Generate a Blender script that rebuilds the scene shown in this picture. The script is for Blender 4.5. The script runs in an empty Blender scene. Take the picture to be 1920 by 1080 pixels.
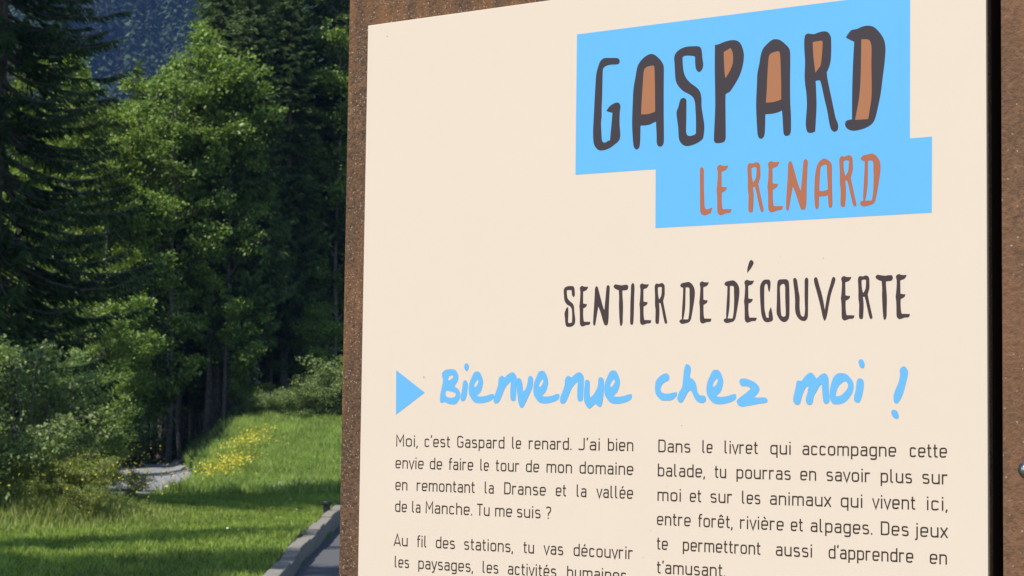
import bpy, math, random
import numpy as np
from mathutils import Vector, Matrix
from mathutils.geometry import tessellate_polygon

S = bpy.context.scene
C = S.collection
R = math.radians
rng = np.random.default_rng(11)
random.seed(5)

# ------------------------------------------------------------------ camera
FPX = 3548.0                                   # focal length in photo pixels (1920 wide)
def nv(v):
    v = np.array(v, float); return v/np.linalg.norm(v)
ZW = nv((695, 52940, -FPX))                    # world up seen from the camera
YW = nv(np.array((0, 0, -1.0)) - ZW*np.dot((0, 0, -1.0), ZW))
XW = np.cross(YW, ZW)
M3 = np.array([XW, YW, ZW])                    # camera -> world
CAMZ = 1.6
cam = bpy.data.cameras.new('camera')
camo = bpy.data.objects.new('camera', cam); C.objects.link(camo)
m4 = Matrix([list(M3[0])+[0], list(M3[1])+[0], list(M3[2])+[CAMZ], [0, 0, 0, 1]])
camo.matrix_world = m4
cam.sensor_width = 36; cam.lens = 36*FPX/1920
cam.clip_start = 0.05; cam.clip_end = 6000
cam.dof.use_dof = True; cam.dof.focus_distance = 1.5; cam.dof.aperture_fstop = 48
S.camera = camo

# ------------------------------------------------------------------ light
SUN_AZ = R(-50)          # angle of the sun from straight behind the camera (towards the left)
SUN_EL = R(54)
to_sun = Vector((math.sin(SUN_AZ)*math.cos(SUN_EL), -math.cos(SUN_AZ)*math.cos(SUN_EL), math.sin(SUN_EL)))
W = bpy.data.worlds.new('World'); S.world = W; W.use_nodes = True
nt = W.node_tree; nt.nodes.clear()
sky = nt.nodes.new('ShaderNodeTexSky'); sky.sky_type = 'NISHITA'; sky.sun_disc = False
sky.sun_elevation = SUN_EL; sky.sun_rotation = math.atan2(to_sun.x, to_sun.y)
sky.altitude = 1000
bg = nt.nodes.new('ShaderNodeBackground'); bg.inputs['Strength'].default_value = 0.125
wo = nt.nodes.new('ShaderNodeOutputWorld')
nt.links.new(sky.outputs[0], bg.inputs[0]); nt.links.new(bg.outputs[0], wo.inputs[0])
sl = bpy.data.lights.new('sun', 'SUN'); sl.energy = 5.0; sl.angle = R(0.53); sl.color = (1, .955, .88)
so = bpy.data.objects.new('sun', sl); C.objects.link(so)
so.rotation_euler = to_sun.to_track_quat('Z', 'Y').to_euler()
S.view_settings.view_transform = 'Standard'; S.view_settings.look = 'None'
S.view_settings.gamma = 1; S.view_settings.use_curve_mapping = False
S.view_settings.exposure = 0.57
S.cycles.use_denoising = True
S.cycles.max_bounces = 6; S.cycles.diffuse_bounces = 3; S.cycles.transmission_bounces = 4
S.cycles.transparent_max_bounces = 4; S.cycles.volume_bounces = 0
S.cycles.volume_step_rate = 4

# ------------------------------------------------------------------ helpers
def tag(o, label=None, cat=None, group=None, kind=None):
    if label: o['label'] = label
    if cat: o['category'] = cat
    if group: o['group'] = group
    if kind: o['kind'] = kind
    return o
def empty(name, loc, rz=0):
    o = bpy.data.objects.new(name, None); C.objects.link(o); o.location = loc
    o.rotation_euler.z = rz; o.empty_display_size = .2; return o
def link(name, me, mat, parent=None):
    o = bpy.data.objects.new(name, me); C.objects.link(o)
    if mat and not me.materials: me.materials.append(mat)
    if parent: o.parent = parent
    return o
def mesh_np(name, V, F, smooth=False):
    V = np.asarray(V, np.float32); F = np.asarray(F, np.int32)
    k = F.shape[1]
    me = bpy.data.meshes.new(name)
    me.vertices.add(len(V)); me.vertices.foreach_set('co', V.ravel())
    me.loops.add(F.size); me.loops.foreach_set('vertex_index', F.ravel())
    me.polygons.add(len(F)); me.polygons.foreach_set('loop_start', np.arange(0, F.size, k, dtype=np.int32))
    me.polygons.foreach_set('loop_total', np.full(len(F), k, np.int32))
    if smooth: me.polygons.foreach_set('use_smooth', np.ones(len(F), bool))
    me.update(calc_edges=True); me.validate(); return me
def mesh_py(name, V, F, smooth=False):
    me = bpy.data.meshes.new(name); me.from_pydata([tuple(v) for v in V], [], F); me.update()
    if smooth:
        for p in me.polygons: p.use_smooth = True
    return me
def smooth01(t):
    t = np.clip(t, 0, 1); return t*t*(3-2*t)
def pxX(px, D): return D*(px-960)/FPX          # lateral place of something seen in a given direction

# ---- materials
def mat_new(name):
    m = bpy.data.materials.new(name); m.use_nodes = True
    n = m.node_tree; b = n.nodes['Principled BSDF']; return m, n, b
def N(n, t, **kw):
    x = n.nodes.new(t)
    for k, v in kw.items(): setattr(x, k, v)
    return x
def ramp(n, stops, fac):
    r = N(n, 'ShaderNodeValToRGB'); e = r.color_ramp.elements
    while len(e) < len(stops): e.new(.5)
    for i, (p, c) in enumerate(stops): e[i].position = p; e[i].color = (*c, 1)
    n.links.new(fac, r.inputs[0]); return r.outputs[0]
def noise(n, scale, detail=4, rough=.6, coord='Object', vec=None):
    t = N(n, 'ShaderNodeTexNoise'); t.inputs['Scale'].default_value = scale
    t.inputs['Detail'].default_value = detail; t.inputs['Roughness'].default_value = rough
    if vec is None:
        tc = N(n, 'ShaderNodeTexCoord'); vec = tc.outputs[coord]
    n.links.new(vec, t.inputs['Vector']); return t.outputs[0]
def mixc(n, f, a, b, mode='MIX'):
    m = N(n, 'ShaderNodeMix', data_type='RGBA', blend_type=mode)
    if isinstance(f, (int, float)): m.inputs[0].default_value = f
    else: n.links.new(f, m.inputs[0])
    for i, s in ((6, a), (7, b)):
        if isinstance(s, tuple): m.inputs[i].default_value = (*s, 1)
        else: n.links.new(s, m.inputs[i])
    return m.outputs[2]
def bump(n, b, h, strength, dist):
    x = N(n, 'ShaderNodeBump'); x.inputs['Strength'].default_value = strength
    x.inputs['Distance'].default_value = dist
    n.links.new(h, x.inputs['Height']); n.links.new(x.outputs[0], b.inputs['Normal'])

def leaf_mat(name, c1, c2, c3, transl=.35, rough=.55, big_scale=.7, spread=(.7, 1.3)):
    m, n, b = mat_new(name); out = n.nodes['Material Output']
    g = N(n, 'ShaderNodeNewGeometry')
    col = ramp(n, [(0, c1), (.55, c2), (1, c3)], g.outputs['Random Per Island'])
    big = noise(n, big_scale, 2)
    mr = N(n, 'ShaderNodeMapRange'); n.links.new(big, mr.inputs[0])
    mr.inputs[1].default_value = .3; mr.inputs[2].default_value = .7
    mr.inputs[3].default_value = spread[0]; mr.inputs[4].default_value = spread[1]
    vm = N(n, 'ShaderNodeVectorMath', operation='SCALE')
    n.links.new(col, vm.inputs[0]); n.links.new(mr.outputs[0], vm.inputs['Scale'])
    n.links.new(vm.outputs[0], b.inputs['Base Color'])
    b.inputs['Roughness'].default_value = rough
    b.inputs['Specular IOR Level'].default_value = .18
    t = N(n, 'ShaderNodeBsdfTranslucent')
    tv = N(n, 'ShaderNodeVectorMath', operation='MULTIPLY'); n.links.new(vm.outputs[0], tv.inputs[0])
    tv.inputs[1].default_value = (1.25, 1.35, .55); n.links.new(tv.outputs[0], t.inputs[0])
    mx = N(n, 'ShaderNodeMixShader'); mx.inputs[0].default_value = transl
    n.links.new(b.outputs[0], mx.inputs[1]); n.links.new(t.outputs[0], mx.inputs[2])
    n.links.new(mx.outputs[0], out.inputs[0]); return m
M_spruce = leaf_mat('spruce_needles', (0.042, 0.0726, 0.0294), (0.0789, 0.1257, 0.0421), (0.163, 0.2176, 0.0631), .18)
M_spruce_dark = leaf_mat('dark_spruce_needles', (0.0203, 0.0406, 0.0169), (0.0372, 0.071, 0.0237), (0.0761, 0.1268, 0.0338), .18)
M_maple = leaf_mat('maple_leaves', (0.091, 0.1454, 0.0364), (0.1547, 0.2313, 0.0532), (0.2548, 0.3139, 0.091), .34, .42)
M_beech = leaf_mat('bright_leaves', (0.1094, 0.1654, 0.0325), (0.1719, 0.2444, 0.0475), (0.25, 0.3019, 0.075), .38, .42)
M_willow = leaf_mat('greyish_leaves', (0.117, 0.1719, 0.065), (0.1872, 0.2541, 0.0975), (0.2808, 0.3289, 0.143), .34, .45)
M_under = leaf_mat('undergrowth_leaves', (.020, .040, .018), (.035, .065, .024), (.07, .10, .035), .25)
M_grass = leaf_mat('grass_blades', (.09, .135, .03), (.25, .35, .055), (.39, .43, .15), .48, .5)
M_meadow = leaf_mat('meadow_blades', (.13, .20, .05), (.27, .38, .085), (.42, .45, .18), .46, .5)
M_weed = leaf_mat('weed_blades', (0.135, 0.189, 0.0473), (0.2295, 0.27, 0.0743), (0.324, 0.324, 0.1215), .4, .5)
M_yellow = leaf_mat('yellow_petals', (.48, .43, .05), (.60, .50, .06), (.66, .59, .12), .3, .6)
M_white = leaf_mat('white_petals', (.5, .5, .42), (.6, .6, .52), (.68, .68, .6), .3, .6)
M_far = leaf_mat('far_conifers', (.020, .036, .018), (.026, .044, .020), (.036, .056, .024), .1, big_scale=.035, spread=(.35, 1.9))

m, n, b = mat_new('bark'); M_bark = m
f = noise(n, 9, 6, .65)
n.links.new(ramp(n, [(.3, (.05, .04, .032)), (.55, (.11, .095, .08)), (.75, (.20, .185, .165))], f), b.inputs['Base Color'])
b.inputs['Roughness'].default_value = .9; bump(n, b, f, .7, .03)

m, n, b = mat_new('soil_and_turf'); M_ground = m
tc = N(n, 'ShaderNodeTexCoord'); sep = N(n, 'ShaderNodeSeparateXYZ'); n.links.new(tc.outputs['Object'], sep.inputs[0])
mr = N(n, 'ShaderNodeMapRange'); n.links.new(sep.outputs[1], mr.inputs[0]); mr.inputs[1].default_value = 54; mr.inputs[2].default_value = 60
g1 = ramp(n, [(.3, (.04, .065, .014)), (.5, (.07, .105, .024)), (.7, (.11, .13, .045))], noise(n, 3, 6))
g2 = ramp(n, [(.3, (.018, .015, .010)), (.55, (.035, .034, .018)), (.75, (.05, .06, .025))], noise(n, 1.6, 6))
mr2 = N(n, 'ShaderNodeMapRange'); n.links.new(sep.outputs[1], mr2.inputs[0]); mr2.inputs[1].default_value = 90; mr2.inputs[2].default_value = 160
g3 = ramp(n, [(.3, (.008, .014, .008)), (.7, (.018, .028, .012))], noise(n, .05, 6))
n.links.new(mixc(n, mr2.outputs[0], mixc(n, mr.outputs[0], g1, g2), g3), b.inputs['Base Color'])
b.inputs['Roughness'].default_value = .95; bump(n, b, noise(n, 14, 5), .6, .04)

m, n, b = mat_new('gravel'); M_gravel = m
v = N(n, 'ShaderNodeTexVoronoi'); v.inputs['Scale'].default_value = 28
tc = N(n, 'ShaderNodeTexCoord'); n.links.new(tc.outputs['Object'], v.inputs['Vector'])
g = ramp(n, [(0, (.12, .12, .12)), (.5, (.21, .21, .205)), (1, (.33, .33, .33))], v.outputs['Color'])
n.links.new(mixc(n, noise(n, 1.2, 4), g, (.20, .19, .175)), b.inputs['Base Color'])
b.inputs['Roughness'].default_value = .95; bump(n, b, v.outputs['Distance'], .8, .02)

m, n, b = mat_new('asphalt'); M_asphalt = m
f = noise(n, 90, 3); f2 = noise(n, .8, 5)
a1 = ramp(n, [(.3, (.045, .046, .05)), (.6, (.09, .09, .095)), (.8, (.17, .17, .17))], f)
n.links.new(mixc(n, f2, a1, (.085, .084, .085)), b.inputs['Base Color'])
b.inputs['Roughness'].default_value = .85; bump(n, b, f, .5, .008)

m, n, b = mat_new('concrete'); M_conc = m
f = noise(n, 22, 6); f2 = noise(n, 2.5, 4)
a1 = ramp(n, [(.3, (.15, .135, .115)), (.6, (.28, .25, .215)), (.8, (.38, .35, .31))], f)
n.links.new(mixc(n, f2, a1, (.15, .145, .11)), b.inputs['Base Color'])
b.inputs['Roughness'].default_value = .9; bump(n, b, f, .5, .01)

def rust(name, base, dark, orange, scale, grit, spec=.18):
    m, n, b = mat_new(name)
    big = noise(n, scale*6, 5, .65); mid = noise(n, scale*130, 6, .72); fine = noise(n, scale*330, 3, .6)
    c = ramp(n, [(.30, dark), (.48, base), (.62, tuple(x*1.25 for x in base)), (.78, orange)], mid)
    c2 = mixc(n, ramp(n, [(.42, (0, 0, 0)), (.66, (1, 1, 1))], big), c, tuple(x*.72 for x in base))
    c3 = mixc(n, ramp(n, [(.36, (1, 1, 1)), (.50, (0, 0, 0))], fine), c2, tuple(x*.95 for x in dark))
    tcs = N(n, 'ShaderNodeTexCoord'); mp = N(n, 'ShaderNodeMapping'); mp.inputs['Scale'].default_value = (1, 1, .14)
    n.links.new(tcs.outputs['Object'], mp.inputs['Vector'])
    st = noise(n, scale*46, 5, .6, vec=mp.outputs[0])
    c3 = mixc(n, ramp(n, [(.46, (0, 0, 0)), (.68, (.75, .75, .75))], st), c3, tuple(a_*.55+b__*.5 for a_, b__ in zip(base, orange)))
    sp = N(n, 'ShaderNodeTexVoronoi'); sp.inputs['Scale'].default_value = scale*1100
    tc = N(n, 'ShaderNodeTexCoord'); n.links.new(tc.outputs['Object'], sp.inputs['Vector'])
    s2 = N(n, 'ShaderNodeSeparateColor'); n.links.new(sp.outputs['Color'], s2.inputs[0])
    k = ramp(n, [(1-grit, (0, 0, 0)), (1-grit*.5, (1, 1, 1))], s2.outputs[0])
    c4 = mixc(n, k, c3, (.24, .195, .155))
    spots = noise(n, scale*24, 2, .5)
    k2 = ramp(n, [(.66, (0, 0, 0)), (.73, (1, 1, 1))], spots)
    c5 = mixc(n, k2, c4, mixc(n, fine, orange, c4))
    n.links.new(c5, b.inputs['Base Color'])
    b.inputs['Roughness'].default_value = .78; b.inputs['Metallic'].default_value = 0
    b.inputs['Specular IOR Level'].default_value = spec
    bump(n, b, fine, .9, .0012); return m
M_rust = rust('weathered_steel', (.116, .063, .035), (.052, .032, .022), (.26, .105, .028), 1.0, .05)
M_rust2 = rust('smooth_weathered_steel', (.133, .070, .040), (.098, .053, .031), (.185, .082, .036), .8, .008)
def plain(name, c, r=.5, spec=.5, metal=0):
    m, n, b = mat_new(name); b.inputs['Base Color'].default_value = (*c, 1)
    b.inputs['Roughness'].default_value = r; b.inputs['Specular IOR Level'].default_value = spec
    b.inputs['Metallic'].default_value = metal; return m
M_black = plain('channel_shade_black', (.012, .010, .009), .7, .3)  # near-black that puts the deep shade of the gap into the wall colour
M_bollard = plain('black_plastic', (.012, .012, .013), .45)
M_boltm = plain('polished_steel', (.6, .6, .62), .22, .5, 1)
def printed(name, c, var=.03, rough=.5):
    m, n, b = mat_new(name)
    c2 = tuple(min(1, x*(1-var)) for x in c)
    n.links.new(mixc(n, noise(n, 9, 3), c, c2), b.inputs['Base Color'])
    b.inputs['Roughness'].default_value = rough; b.inputs['Specular IOR Level'].default_value = .2; return m
CREAM = (.582, .478, .394)
M_cream = printed('cream_laminate', CREAM)
M_edge = plain('panel_edge', (.8, .78, .74), .4)
M_blue = printed('sky_blue_print', (.105, .355, .68), .05)
M_blue2 = printed('light_blue_print', (.115, .345, .62), .05)
M_char = printed('charcoal_print', (.042, .033, .039), .1)
M_char2 = printed('warm_charcoal_print', (.050, .032, .033), .1)
M_tan = printed('tan_print', (.315, .130, .062), .05)
M_red = printed('terracotta_print', (.33, .11, .055), .06)
M_text = printed('brown_black_print', (.040, .026, .018), .1)
M_speck = printed('dirt_speck', (.42, .33, .24), .2)

# ------------------------------------------------------------------ sign geometry (metres on the board)
SX = M3 @ nv((5016, 172, FPX)); SX[2] = 0; SX = nv(SX)      # along the board, to the right
SZ = np.array((0, 0, 1.0))
SN = np.cross(SX, SZ)                                       # out of the board, to the reader
if SN[1] > 0: SN = -SN
def ray(px, py): return M3 @ np.array((px-960, 540-py, -FPX))
CAMP = np.array((0, 0, CAMZ))
P0 = CAMP + nv(ray(1270, 560))*1.5                          # a point on the panel's face
def onboard(px, py, off=0.0):
    d = ray(px, py); o = P0 + SN*off
    t = np.dot(o-CAMP, SN)/np.dot(d, SN); p = CAMP + d*t - P0
    return np.array((np.dot(p, SX), p[2]))
board = empty('information_board', tuple(P0 - np.array((0, 0, P0[2]))))
BZ = P0[2]
bm = np.array([[SX[0], SN[0], 0], [SX[1], SN[1], 0], [0, 0, 1]])
board.matrix_world = Matrix([[SX[0], -SN[0], 0, P0[0]], [SX[1], -SN[1], 0, P0[1]], [0, 0, 1, 0], [0, 0, 0, 1]])
# board space: x right, y INTO the board, z up (z measured from the ground)
def box(x0, x1, y0, y1, z0, z1, bev=0.0):
    import bmesh
    bmx = bmesh.new(); bmesh.ops.create_cube(bmx, size=1)
    for v in bmx.verts:
        v.co = Vector(((x0+x1)/2+v.co.x*(x1-x0), (y0+y1)/2+v.co.y*(y1-y0), (z0+z1)/2+v.co.z*(z1-z0)))
    if bev: bmesh.ops.bevel(bmx, geom=list(bmx.edges), offset=bev, segments=2, affect='EDGES', profile=.5)
    me = bpy.data.meshes.new('box'); bmx.to_mesh(me); bmx.free(); return me
xl = (onboard(690, 48)[0]+onboard(671, 1080)[0])/2
xr = (onboard(1849, 100)[0]+onboard(1853, 1080)[0])/2
zt = onboard(690, 48)[1]
PT = .004                                                  # how far the panel stands proud
pl = (onboard(654, 20, -PT)[0]+onboard(636, 1080, -PT)[0])/2
pr = onboard(1877, 100, -PT)[0]
print('panel', xl, xr, zt, 'plate', pl, pr, 'z0', BZ)
GAP0 = xr+.0008
# ------------------------------------------------------------------ terrain
KX = lambda Y: np.interp(Y, [2, 12, 18.3, 22, 25, 29, 34, 40], [-1.75, -2.1, -2.35, -2.57, -2.69, -2.86, -3.05, -3.2])
def H(X, Y):
    X = np.asarray(X, float); Y = np.asarray(Y, float)
    hump = .5*np.sin(X*.9+1)*np.sin(Y*.45)*.12
    bank = 1.45*smooth01((Y-37)/24)*smooth01((X+7.5+(Y-40)*.165)/2.4)
    weed = .22*np.exp(-((X+6.5)/1.3)**2-((Y-27.6)/2.0)**2)
    left = -1.2*smooth01((-X-9.5)/9)*smooth01((Y-28)/10)
    u = X-KX(Y)
    road = -.30*smooth01((u-.03)/.16)*(1-smooth01((Y-33)/2))*smooth01((9-X)/.5)
    far = np.where(Y > 150, (np.maximum(Y-520, 0))*.72, 0)
    r = hump*smooth01((Y-8)/8)+bank+weed+left+road
    return np.where(Y > 120, r*np.clip((200-Y)/80, 0, 1), r)+far
gx = np.unique(np.concatenate([np.arange(-1800, -60, 60), np.arange(-60, -14, 2), np.arange(-14, 4, .25), np.arange(4, 60, 2), np.arange(60, 1801, 60)]))
gy = np.unique(np.concatenate([np.arange(-200, 0, 20), np.arange(0, 16, 1), np.arange(16, 66, .4), np.arange(66, 120, 3), np.arange(120, 1500, 30)]))
GX, GY = np.meshgrid(gx, gy); GZ = H(GX, GY)
V = np.stack([GX.ravel(), GY.ravel(), GZ.ravel()], 1)
nx, ny = len(gx), len(gy)
ii = (np.arange(ny-1)[:, None]*nx+np.arange(nx-1)[None, :]).ravel()
F = np.stack([ii, ii+1, ii+nx+1, ii+nx], 1)
tag(link('ground', mesh_np('ground', V, F, True), M_ground), kind='structure')

def strip(name, pts, w, mat, dz, nseg=60, fringe=0.0):
    pts = np.array(pts, float); t = np.linspace(0, len(pts)-1, nseg)
    i = np.clip(t.astype(int), 0, len(pts)-2); f = t-i
    def cr(k):
        p0 = pts[np.clip(i-1, 0, len(pts)-1)]; p1 = pts[i]; p2 = pts[i+1]; p3 = pts[np.clip(i+2, 0, len(pts)-1)]
        ff = f[:, None]
        return .5*((2*p1)+(-p0+p2)*ff+(2*p0-5*p1+4*p2-p3)*ff**2+(-p0+3*p1-3*p2+p3)*ff**3)
    c = cr(0); d = np.gradient(c, axis=0); d /= np.linalg.norm(d, axis=1)[:, None]
    nrm = np.stack([-d[:, 1], d[:, 0]], 1); V = []; m_ = 9
    for j in range(m_):
        o = (j/(m_-1)-.5)*w*(1+fringe*rng.uniform(-1, 1, nseg)*(j in (0, m_-1)))
        q = c+nrm*o[:, None] if hasattr(o, '__len__') else c+nrm*o
        V.append(np.stack([q[:, 0], q[:, 1], H(q[:, 0], q[:, 1])+dz], 1))
    V = np.stack(V, 1).reshape(-1, 3)
    ii = (np.arange(nseg-1)[:, None]*m_+np.arange(m_-1)[None, :]).ravel()
    F = np.stack([ii, ii+1, ii+m_+1, ii+m_], 1)
    return link(name, mesh_np(name, V, F, True), mat), c
PATH = [(-20, 28), (-13.5, 31.0), (-9.6, 33.0), (-7.9, 37.2), (-8.35, 44), (-9.6, 50), (-10.7, 57), (-11.4, 66), (-11.5, 78)]
po, pc = strip('gravel_path', PATH, 2.0, M_gravel, .03, 90, .12); tag(po, kind='structure')

# road: a flat asphalt sheet right of the kerb
ys = np.linspace(2, 34, 33); V = []
for y in ys:
    for k in range(5): V.append((KX(y)+.14+(8.6-KX(y))*k/4, y, -.15-.010*max(0, y-22)))
ii = (np.arange(32)[:, None]*5+np.arange(4)[None, :]).ravel()
ro = link('road', mesh_np('road', V, np.stack([ii, ii+1, ii+6, ii+5], 1)), M_asphalt); tag(ro, kind='structure')

# kerb: stones laid end to end
kerb = empty('kerb', (KX(10), 10, 0)); tag(kerb, kind='structure')
y = 10.0; i = 0
while y < 32:
    L = .98; a = Vector((float(KX(y)), y, 0)); b2 = Vector((float(KX(y+L)), y+L, 0))
    drop = -.16-.012*max(0, y-20)
    rise = .035+.02*math.sin(i*1.7)
    me = box(0.02, .18, 0, L-.014, drop-.15, rise, .012)
    o = link('kerb_stone', me, M_conc, kerb)
    d = b2-a; o.location = a-kerb.location+Vector((random.uniform(-.006, .006), 0, 0))
    o.rotation_euler.z = math.atan2(d.y, d.x)-math.pi/2; o.rotation_euler.x = random.uniform(-.004, .004)
    y += L; i += 1

# ------------------------------------------------------------------ grass
def blades(name, n_, region, hfun, wid, mat, lean=.5, dens=None, seg2=True):
    X = rng.uniform(region[0], region[1], n_*2); Y = region[2]+(region[3]-region[2])*rng.uniform(0, 1, n_*2)**.8
    k = np.ones(len(X), bool)
    if dens is not None: k = rng.uniform(0, 1, len(X)) < dens(X, Y)
    X = X[k][:n_]; Y = Y[k][:n_]; n_ = len(X)
    h = hfun(X, Y)*rng.uniform(.45, 1.25, n_); Z = H(X, Y)
    a = rng.uniform(0, 2*np.pi, n_); w = wid*rng.uniform(.6, 1.4, n_)
    la = rng.uniform(0, 2*np.pi, n_); ll = h*lean*rng.uniform(.1, 1, n_)
    dx, dy = np.cos(a)*w, np.sin(a)*w
    base = np.stack([X, Y, Z-.01], 1)
    p0 = base-np.stack([dx, dy, 0*dx], 1); p1 = base+np.stack([dx, dy, 0*dx], 1)
    mid = base+np.stack([np.cos(la)*ll*.35, np.sin(la)*ll*.35, h*.62], 1)
    p2 = mid+np.stack([dx, dy, 0*dx], 1)*.7; p3 = mid-np.stack([dx, dy, 0*dx], 1)*.7
    tip = base+np.stack([np.cos(la)*ll, np.sin(la)*ll, h], 1)
    V = np.stack([p0, p1, p2, p3, tip], 1).reshape(-1, 3)
    i0 = np.arange(n_)[:, None]*5
    F = np.concatenate([i0+np.array([[0, 1, 2]]), i0+np.array([[0, 2, 3]]), i0+np.array([[3, 2, 4]])])
    return link(name, mesh_np(name, V, F), mat)
PCX = lambda Y: np.interp(Y, pc[:, 1], pc[:, 0])
def off_path(X, Y):
    d = np.abs(X-PCX(Y)); near = ((Y > 32.3) & (d < 1.12)) | ((Y <= 33) & (np.hypot((X+13)/4, (Y-31.0)/1) < 1) & False)
    return np.where(near, 0.0, 1.0)*np.where(X < KX(Y)-.01, 1, 0)
def clump(X, Y, s=1.0): return .5+.5*np.sin(X*3.1*s+np.sin(Y*2.3*s)*2)*np.sin(Y*2.7*s+np.sin(X*1.9*s)*2)*np.cos(X*7.3*s+Y*5.1*s)
o = blades('lawn_grass', 260000, (-11.5, -2.0, 15, 39), lambda X, Y: .045+.06*clump(X, Y), .0055, M_grass, .95, off_path)
tag(o, 'short sunlit lawn grass between the kerb and the path', 'grass', kind='stuff')
def bank_d(X, Y): return off_path(X, Y)*smooth01((X+9.2)/.8)
o = blades('meadow_grass', 330000, (-9, 8.5, 33.5, 63), lambda X, Y: .14+.22*clump(X, Y, .7), .009, M_meadow, .85,
           lambda X, Y: np.where(np.abs(X-PCX(Y)) < 1.1, 0, 1)*smooth01((X+7.6+(Y-40)*.16)/.8)*np.where((Y < 36) & (X < KX(Y)+.3), 0, 1)*np.where(X > -1.5, .7, 1))
tag(o, 'tall light green meadow grass on the bank right of the path', 'meadow', kind='stuff')
def weed_d(X, Y):
    e = np.exp(-((X+6.75)/1.15)**2-((Y-27.2)/1.5)**2)
    return off_path(X, Y)*np.clip(e*1.5, 0, 1)
o = blades('tall_weeds', 60000, (-10, -3.8, 24, 31), lambda X, Y: .12+.48*np.exp(-((X+6.8)/1.0)**2-((Y-27.3)/1.4)**2)*(.5+.6*clump(X, Y)), .011, M_weed, .55, weed_d)
tag(o, 'tall tangled weeds on the near side of the gravel path', 'weeds', kind='stuff')
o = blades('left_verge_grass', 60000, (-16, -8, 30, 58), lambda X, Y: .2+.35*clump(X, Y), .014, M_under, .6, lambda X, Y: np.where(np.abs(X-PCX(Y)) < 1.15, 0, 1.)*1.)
tag(o, 'dark rough grass and nettles along the forest edge', 'undergrowth', kind='stuff')

def flowers(name, pts, size, mat, label, hh=(.2, .45)):
    n_ = len(pts); pts = np.array(pts); h = rng.uniform(hh[0], hh[1], n_)
    c = np.stack([pts[:, 0], pts[:, 1], H(pts[:, 0], pts[:, 1])+h], 1)
    V = []; F = []
    u = rng.normal(size=(n_, 3)); u[:, 2] = np.abs(u[:, 2])+1; u /= np.linalg.norm(u, axis=1)[:, None]
    t = np.cross(u, rng.normal(size=(n_, 3))); t /= np.linalg.norm(t, axis=1)[:, None]; s = np.cross(u, t)
    r = size*rng.uniform(.6, 1.3, n_)[:, None]
    ring = [c+(t*math.cos(k*math.pi/3)+s*math.sin(k*math.pi/3))*r+u*r*.3 for k in range(6)]
    V = np.stack([c]+ring, 1).reshape(-1, 3); i0 = np.arange(n_)[:, None]*7
    F = np.concatenate([i0+np.array([[0, 1+k, 1+(k+1) % 6]]) for k in range(6)])
    return tag(link(name, mesh_np(name, V, F), mat), label, 'flowers', kind='stuff')
def cloud(px, D, sx, sy, n_): return [(pxX(px, D)+random.gauss(0, sx), D+random.gauss(0, sy)) for _ in range(n_)]
flowers('yellow_meadow_flowers', cloud(468, 46, .30, 1.0, 420)+cloud(440, 42, .30, .8, 480)+cloud(415, 39.6, .30, .6, 260)+cloud(492, 49, .22, .8, 120), .021, M_yellow,
        'patch of yellow wildflowers on the sunny bank', (.3, .52))
wf = [(x, y_) for x, y_ in cloud(190, 27.3, .55, .8, 260)+cloud(20, 26.5, .3, .5, 50)+cloud(290, 32.8, .6, .4, 110)+cloud(235, 49, .5, .8, 90) if True]
flowers('yellow_weed_flowers', wf, .016, M_yellow, 'scattered yellow blossoms among the weeds left of the path', (.35, .75))
flowers('white_meadow_flowers', cloud(545, 37.6, .22, .15, 260)+cloud(600, 44, 1.2, 4, 60)+cloud(250, 25, 2, 4, 26), .013, M_white, 'small patch of white flowers at the foot of the bank', (.1, .2))

# ------------------------------------------------------------------ trees
def tube(pts, rad, k=6):
    pts = np.array(pts, float); V = []; F = []
    for i in range(len(pts)):
        d = pts[min(i+1, len(pts)-1)]-pts[max(i-1, 0)]; d /= np.linalg.norm(d)+1e-9
        a = np.cross(d, (0.3, 1, .1)); a /= np.linalg.norm(a)+1e-9; b_ = np.cross(d, a)
        for j in range(k):
            an = 2*math.pi*j/k; V.append(pts[i]+(a*math.cos(an)+b_*math.sin(an))*rad[i])
    for i in range(len(pts)-1):
        for j in range(k):
            p = i*k+j; q = i*k+(j+1) % k; F.append((p, q, q+k, p+k))
    return np.array(V), np.array(F)
class Acc:
    def __init__(s): s.V = []; s.F = []; s.n = 0
    def add(s, V, F): s.V.append(V); s.F.append(np.array(F)+s.n); s.n += len(V)
    def mesh(s, name, sm=True): return mesh_np(name, np.concatenate(s.V), np.concatenate(s.F), sm)

def leaf_cards(P, size, aspect=.6, droop=0.2, upbias=.6):
    n_ = len(P); nrm = rng.normal(size=(n_, 3)); nrm[:, 2] = np.abs(nrm[:, 2])+upbias
    nrm /= np.linalg.norm(nrm, axis=1)[:, None]
    t = np.cross(nrm, rng.normal(size=(n_, 3))); t /= np.linalg.norm(t, axis=1)[:, None]; s = np.cross(nrm, t)
    L = (size*rng.uniform(.55, 1.3, n_))[:, None]; w = L*aspect
    t = t-np.array([0, 0, droop]); 
    a = P-t*L*.5; b_ = P+s*w*.5; c = P+t*L*.5; d = P-s*w*.5
    V = np.stack([a, b_, c, d], 1).reshape(-1, 3)
    return V, np.arange(n_*4).reshape(-1, 4)

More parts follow.
